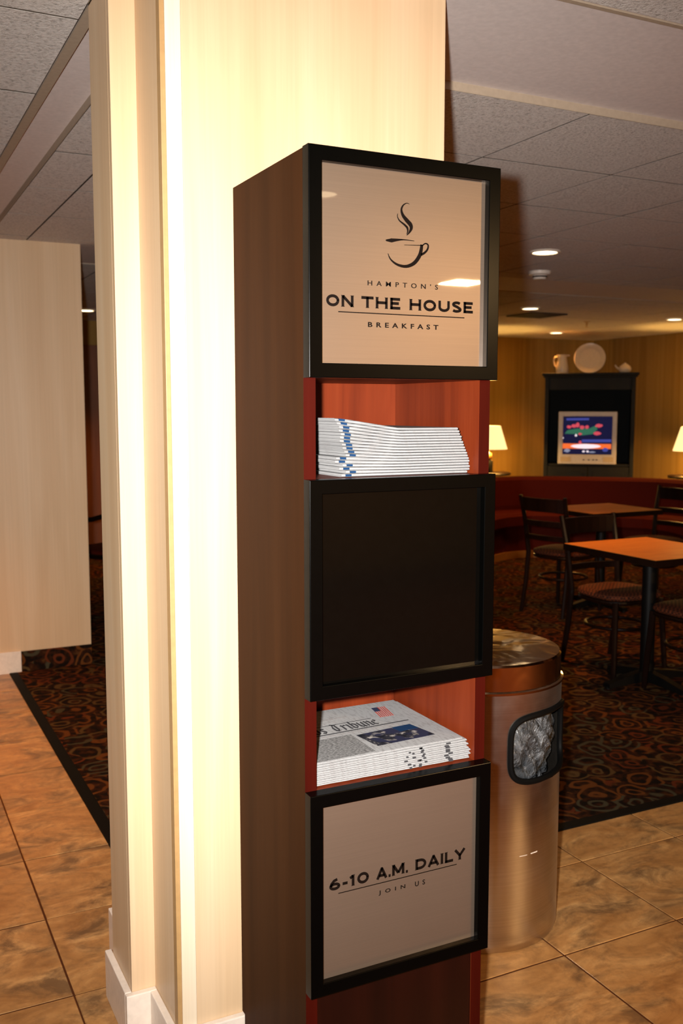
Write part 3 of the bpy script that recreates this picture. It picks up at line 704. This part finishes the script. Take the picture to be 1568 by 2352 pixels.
make_chair('dark ladder back chair left of the far table, seen from behind', (4.62, 5.60), -PI/2 + .25)
make_chair('dark ladder back chair right of the far table, facing the table', (5.62, 5.72), PI/2 + .1)

# ------------------------------------------------------------------ the corner with booth, cabinet and lamps
UR = Vector((.758, -.6523, 0)); UA = Vector((.6523, .758, 0))       # right, away from the viewer
def corner(d): return Vector((.6768*d, .7864*d, 0))
RZ = math.atan2(UR.y, UR.x)
# local frame of corner things: +x right, +y away, z up
bo = thing('booth', 'curved red upholstered booth in front of the black television cabinet', 'booth', tuple(corner(9.9) + Vector((0, 0, .004))), RZ)
path = [(-1.32, -.98), (-1.25, -.72), (-1.12, -.44), (-.93, -.22), (-.70, -.07), (-.42, -.01), (0, 0), (.42, -.01), (.70, -.07), (.93, -.22), (1.12, -.44), (1.25, -.72), (1.32, -.98)]
def run(off, z, drop=0):
    r = []; P = [Vector((a, c, 0)) for a, c in path]
    for i, p in enumerate(P):
        t = (P[min(i+1, len(P)-1)] - P[max(i-1, 0)]).normalized(); nrm = Vector((t.y, -t.x, 0))     # towards the inside
        k = abs(i - 6)/6; r.append((p + nrm*off + Vector((0, 0, z - drop*max(0, k-.45)**1.5)), nrm, Vector((0, 0, 1))))
    return r
MB().sweep([(-.09, 0), (.09, 0), (.10, .10), (.09, .36), (.06, .385), (.02, .395), (-.04, .39), (-.08, .37), (-.09, .33)], run(0, .395, .10)).build('backrest', M['booth_red'], bo)
MB().sweep([(-.10, 0), (.43, 0), (.45, .03), (.45, .12), (.42, .15), (-.10, .15)], run(0, .30)).build('seat', M['booth_red'], bo)
MB().sweep([(-.10, 0), (.41, 0), (.41, .235), (-.10, .235)], run(0, .07)).build('seat_base', M['booth_red'], bo)
MB().sweep([(-.08, 0), (.425, 0), (.425, .07), (-.08, .07)], run(0, .0)).build('toe_board', M['gold_trim'], bo)
D = 11.5; S = D/F_PX
ar = thing('television_cabinet', 'tall black armoire with open front holding the television, in the far corner', 'cabinet', tuple(corner(D) + Vector((0, 0, .004))), RZ)
AH = 1.905; hw = .52
for s_ in (-1, 1): MB().box(min(s_*hw, s_*(hw-.045)), max(s_*hw, s_*(hw-.045)), 0, .52, .0, AH-.05, .003).build('side_panel', M['armoire'], ar)
MB().box(-hw+.045, hw-.045, .50, .515, .06, AH-.05).build('back_panel', M['tv_niche'], ar)
MB().box(-hw-.035, hw+.035, -.035, .535, AH-.028, AH, .006).box(-hw-.018, hw+.018, -.018, .527, AH-.052, AH-.028, .006).build('cornice', M['armoire'], ar)
MB().box(-hw+.045, hw-.045, .012, .03, AH-.20, AH-.052, .003).build('valance', M['armoire'], ar)
MB().box(-hw+.045, hw-.045, .01, .50, .80, .828, .003).build('shelf', M['armoire'], ar)
MB().box(-hw+.045, hw-.045, .01, .50, .0, .09).build('plinth', M['armoire'], ar)
for s_ in (-1, 1):
    a, c = sorted((s_*.006, s_*(hw-.05)))
    d = MB().box(a, c, .004, .026, .10, .795, .003).box(a+.06, c-.06, -.004, .004, .16, .735, .003).build('door', M['armoire'], ar)
    MB().lathe([(.006, 0), (.006, .012), (.014, .018), (.012, .028), (.0001, .03)], c=(s_*.05, -.03, .60), seg=12).build('knob', M['brass'], d)
tv = thing('television', 'silver television switched on inside the black cabinet', 'television', tuple(corner(D) + Vector((0, 0, .004+.8285))), RZ)
x0, x1 = (1285-1353)*S, (1415-1353)*S; z1 = .620; sx0, sx1 = (1295-1353)*S, (1405-1353)*S; sz0, sz1 = .113, .565
m = MB()
for q in [(x0, sx0, 0, z1), (sx1, x1, 0, z1), (sx0, sx1, 0, sz0), (sx0, sx1, sz1, z1)]: m.box(q[0], q[1], -.03, .10, q[2], q[3], .004)
m.box(x0+.02, x1-.02, .10, .16, .02, z1-.02, .01); m.box(x0+.10, x1-.10, .16, .40, .06, z1-.10, .03); m.build('casing', M['tv_silver'], tv)
for a in (x0+.03, x1-.15): MB().box(a, a+.12, -.033, -.029, .025, .085, .002).build('speaker_grille', M['tan_angle'], tv)
for a in (-.06, 0, .05, .09): MB().box(a, a+.018, -.034, -.029, .045, .057, .001).build('button', M['rubber'], tv)
scr = MB().box(sx0, sx1, -.012, .02, sz0, sz1).build('screen', M['tv_navy'], tv)
def T_(X, Y): return (sx0 + (X-655)/(1025-655)*(sx1-sx0), sz1 - (Y-920)/(1200-920)*(sz1-sz0))
def onscreen(name, polys, mt, lift):
    for p in polys: MB().prism([T_(*q) for q in p], (0, -.012, 0), (1, 0, 0), (0, 0, 1), (0, -1, 0), lift).build(name, mt, scr)
def blob(cx, cy, a, c, n=12, w=.18): return [(cx + a*math.cos(2*PI*i/n)*(1+random.uniform(-w, w)), cy + c*math.sin(2*PI*i/n)*(1+random.uniform(-w, w))) for i in range(n)]
onscreen('screen_picture', [[(668, 1048), (690, 1022), (760, 1010), (850, 1010), (905, 985), (915, 1015), (880, 1050), (800, 1060), (740, 1050)]], M['tv_green'], .0006)
onscreen('screen_picture', [blob(700, 998, 18, 12), blob(735, 990, 20, 14), blob(765, 985, 14, 18), blob(800, 1000, 18, 14), blob(835, 998, 14, 13), blob(925, 988, 28, 13), blob(912, 1045, 30, 14), blob(785, 1050, 14, 8), blob(787, 1112, 10, 14)], M['tv_red'], .0012)
onscreen('screen_picture', [[(655, 1120), (1020, 1122), (1020, 1158), (655, 1158)]], M['tv_orange'], .0009)
onscreen('screen_picture', [blob(830, 1140, 110, 17, 20, .06), blob(755, 1060, 8, 9), blob(657, 1080, 5, 6), blob(815, 1178, 10, 7), blob(845, 1178, 10, 7)], M['tv_white'], .0015)
onscreen('screen_picture', [[(680, 935), (850, 933), (850, 948), (680, 950)], [(800, 1090), (1020, 1088), (1020, 1108), (800, 1110)], blob(978, 1165, 22, 16)], M['tv_blue'], .0012)
onscreen('screen_picture', [blob(690, 1172, 24, 13), blob(880, 1182, 24, 6)], M['tv_grey'], .0013)
# crockery on the cabinet
top_c = Vector((0, 0, .004 + AH + .0005))
def cloc(px, dy): return tuple(corner(D) + UR*((px-1353)*S) + UA*dy + top_c)
pj = thing('pitcher', 'cream ceramic pitcher on top of the black cabinet', 'pitcher', cloc(1289, .16), RZ)
MB().lathe([(.066, 0), (.072, .01), (.074, .06), (.062, .13), (.052, .18), (.056, .205), (.066, .222), (.060, .222), (.048, .20), (.046, .16), (.0001, .15)], seg=28).build('jug', M['ceramic'], pj)
MB().tube([(-.050, 0, .19), (-.085, 0, .20), (-.100, 0, .15), (-.085, 0, .09), (-.066, 0, .07)], .008, 8).build('handle', M['ceramic'], pj)
MB().prism([(.04, -.03), (.085, 0), (.04, .03)], (0, 0, .205), (1, 0, 0), (0, 1, 0), (0, 0, 1), .017).build('spout', M['ceramic'], pj)
pl = thing('plate', 'large round cream plate standing upright on top of the black cabinet', 'plate', cloc(1351, .18), RZ)
m = MB().lathe([(.0001, 0), (.118, 0), (.135, .014), (.178, .026), (.183, .030), (.180, .034), (.138, .022), (.122, .008), (.0001, .008)], seg=48)
tl = Matrix.Translation((0, 0, .1795)) @ Matrix.Rotation(math.radians(78), 4, 'X'); m.v = [tuple(tl @ Vector(p)) for p in m.v]
zmin = min(p[2] for p in m.v); m.v = [(p[0], p[1], p[2]-zmin) for p in m.v]; m.build('dish', M['ceramic'], pl)
m = MB()
for s_ in (-1, 1): m.tube([(s_*.05, -.06, .006), (s_*.05, .05, .006), (s_*.05, .075, .12)], .005, 6)
m.tube([(-.05, .05, .006), (.05, .05, .006)], .005, 6); m.build('easel', M['black_iron'], pl)
bw = thing('teapot', 'small cream ceramic pot on the right end of the black cabinet', 'pot', cloc(1430, .16), RZ)
MB().lathe([(.045, 0), (.070, .02), (.076, .05), (.060, .082), (.035, .095), (.038, .100), (.018, .108), (.012, .12), (.0001, .122)], seg=24).build('bowl', M['ceramic'], bw)
MB().tube([(-.066, 0, .045), (-.10, 0, .07), (-.115, 0, .095)], [.014, .010, .008], 8).build('spout', M['ceramic'], bw)
# two lit lamps on low tables
for sd, lab in ((-1, 'left'), (1, 'right')):
    p = corner(11.2) + UR*(sd*1.16)
    t = thing('side_table', 'dark round side table under the lit lamp %s of the black cabinet' % lab, 'table', (p.x, p.y, .004), RZ, 'side tables under the lamps')
    MB().lathe([(.0001, .70), (.27, .70), (.28, .708), (.28, .722), (.27, .73), (.0001, .73)], seg=32).build('table_top', M['dark_wood'], t)
    MB().lathe([(.05, .04), (.035, .2), (.045, .45), (.035, .66), (.08, .70)], seg=16).build('pedestal', M['dark_wood'], t)
    MB().lathe([(.20, 0), (.20, .015), (.06, .04), (.0001, .045)], seg=24).build('foot', M['dark_wood'], t)
    l = thing('table_lamp', 'lit table lamp with cream cone shade, %s of the black cabinet' % lab, 'lamp', (p.x, p.y, .004+.731), RZ, 'table lamps beside the cabinet')
    zb = H + .00 - .735
    MB().lathe([(.062, 0), (.066, .01), (.066, .13), (.058, .14), (.03, .15)], seg=24).build('plinth', M['armoire'], l)
    MB().lathe([(.03, .15), (.055, .165), (.062, .19), (.05, .22), (.022, .235), (.012, .25), (.012, .36)], seg=24).build('stem', M['brass'], l)
    zs0, zs1 = zb - .477, zb - .205
    sh = MB().lathe([(.232, zs0), (.150, zs1), (.147, zs1), (.229, zs0)], seg=40, cap=False); sh.f += [(120+i, 120+(i+1) % 40, (i+1) % 40, i) for i in range(40)]; sh.sm += [False]*40
    sh.build('lamp_shade', M['shade'], l)
    MB().lathe([(.0001, zs0+.05), (.02, zs0+.06), (.032, zs0+.10), (.02, zs0+.14), (.012, zs0+.155)], seg=16).build('bulb', M['bulb'], l)
    for dz, kk in ((zs0 - .015, 3.2), (zs1 + .03, .32)):
        ld = bpy.data.lights.new('lamp_light', 'POINT'); lo = bpy.data.objects.new('lamp_light', ld); COL.objects.link(lo)
        ld.energy = LAMP_W*kk; ld.color = (1.0, .55, .13); ld.shadow_soft_size = .06; lo.parent = l; lo.location = (0, 0, dz)

# ------------------------------------------------------------------ ceiling fittings
CANS = [(3.655, 4.670, 'round downlight in the ceiling, largest and nearest of the four right of the stand'),
        (5.565, 7.305, 'round downlight in the ceiling just right of the stand, below the smoke detector'),
        (7.565, 7.530, 'round downlight cut by the right edge of the picture'),
        (7.614, 9.477, 'round downlight above the black cabinet, smallest and furthest away'),
        (1.966, 9.290, 'round downlight in the gap between the two columns'),
        (-.45, 4.30, 'round downlight out of the picture, over the tile before the far column'),
        (1.815, -.660, 'round downlight behind the viewer, mirrored in the cup sign')]
for x, y, lab in CANS:
    c = thing('downlight', lab, 'ceiling light', (x, y, ZC - .012), 0, 'round downlights')
    MB().lathe([(.088, .012), (.092, .006), (.088, 0), (.074, .001), (.070, .009)], seg=32, cap=False).build('trim_ring', M['can_ring'], c)
    MB().lathe([(.0001, .006), (.0715, .006), (.0715, .010), (.0001, .010)], seg=32).build('lens', M['bulb'], c)
    ld = bpy.data.lights.new('downlight_beam', 'SPOT'); lo = bpy.data.objects.new('downlight_beam', ld); COL.objects.link(lo)
    ld.energy = CAN_W*(15 if y < 0 else 8 if x < 0 else 4); ld.color = WARM; ld.spot_size = math.radians(105); ld.spot_blend = .8; ld.shadow_soft_size = .06; lo.parent = c; lo.location = (0, 0, -.01)
tr = thing('light_panel', 'square glowing ceiling light behind the viewer, mirrored in the cup sign', 'ceiling light', (3.89, -2.70, ZC - .02))
MB().box(-.13, .13, -.12, .12, .0, .012).build('diffuser', M['troffer'], tr)
m = MB()
for q in [(-.15, .15, -.14, -.12), (-.15, .15, .12, .14), (-.15, -.13, -.12, .12), (.13, .15, -.12, .12)]: m.box(*q, -.004, .020)
m.build('panel_frame', M['can_ring'], tr)
la = bpy.data.lights.new('panel_light', 'AREA'); lo = bpy.data.objects.new('panel_light', la); COL.objects.link(lo); la.size = .24; la.energy = TROFFER_W*4; la.color = (1, .6, .25); lo.parent = tr; lo.location = (0, 0, -.01)
sd = thing('smoke_detector', 'round smoke detector hanging from the ceiling tile below the nearest downlight', 'smoke detector', (4.155, 5.36, ZC - .055))
MB().lathe([(.0001, 0), (.040, .002), (.046, .012), (.050, .028), (.070, .034), (.075, .044), (.075, .055)], seg=32).build('housing', M['can_ring'], sd)
MB().lathe([(.0465, .014), (.0485, .018), (.0495, .024), (.0485, .026)], seg=32, cap=False).build('slot', M['vent'], sd)
sp = thing('sprinkler', 'small sprinkler head hanging from the ceiling before the black cabinet', 'sprinkler', (6.958, 8.162, ZC - .06))
MB().lathe([(.035, .06), (.035, .056), (.012, .052), (.010, .02)], seg=16).build('body', M['brass'], sp)
MB().lathe([(.022, 0), (.024, .002), (.004, .004), (.004, .02)], seg=16).build('deflector', M['brass'], sp)
ve = thing('air_vent', 'dark ceiling vent near the red booth, behind the second downlight', 'vent', (6.02, 7.80, ZC - .010))
MB().box(-.19, .19, -.19, .19, .006, .010).build('backing', M['vent'], ve)
for q in [(-.21, .21, -.21, -.185), (-.21, .21, .185, .21), (-.21, -.185, -.185, .185), (.185, .21, -.185, .185)]: MB().box(*q, -.002, .010).build('frame_bar', M['vent'], ve)
for i in range(7): MB().box(-.18, .18, -.165+.055*i-.011, -.165+.055*i+.011, -.0005, .004).build('slat', M['vent'], ve)

# ------------------------------------------------------------------ armchair glimpsed between the columns
ac_ = thing('armchair', 'dark armchair with curved arm, glimpsed between the two columns', 'chair', (1.66, 7.15, .004), .5)
MB().box(-.24, .24, -.24, .24, .40, .47, .03).build('seat', M['booth_red'], ac_)
for sx in (-1, 1):
    MB().tube([(sx*.27, .24, 0), (sx*.27, .25, .42), (sx*.275, .20, .62), (sx*.28, .08, .68), (sx*.27, -.10, .70), (sx*.24, -.24, .74)], .018, 8).build('arm', M['dark_wood'], ac_)
    MB().tube([(sx*.24, -.28, 0), (sx*.24, -.24, .42), (sx*.22, -.30, .90)], .018, 8).build('leg', M['dark_wood'], ac_)
    MB().tube([(sx*.27, .24, .43), (sx*.24, -.24, .43)], .016, 8).build('side_rail', M['dark_wood'], ac_)
MB().sweep([(-.012, -.17), (.012, -.17), (.012, .17), (-.012, .17)], [((-.21, -.275, .72), (0, 1, 0), (0, 0, 1)), ((0, -.32, .72), (0, 1, 0), (0, 0, 1)), ((.21, -.275, .72), (0, 1, 0), (0, 0, 1))]).build('backrest', M['booth_red'], ac_)
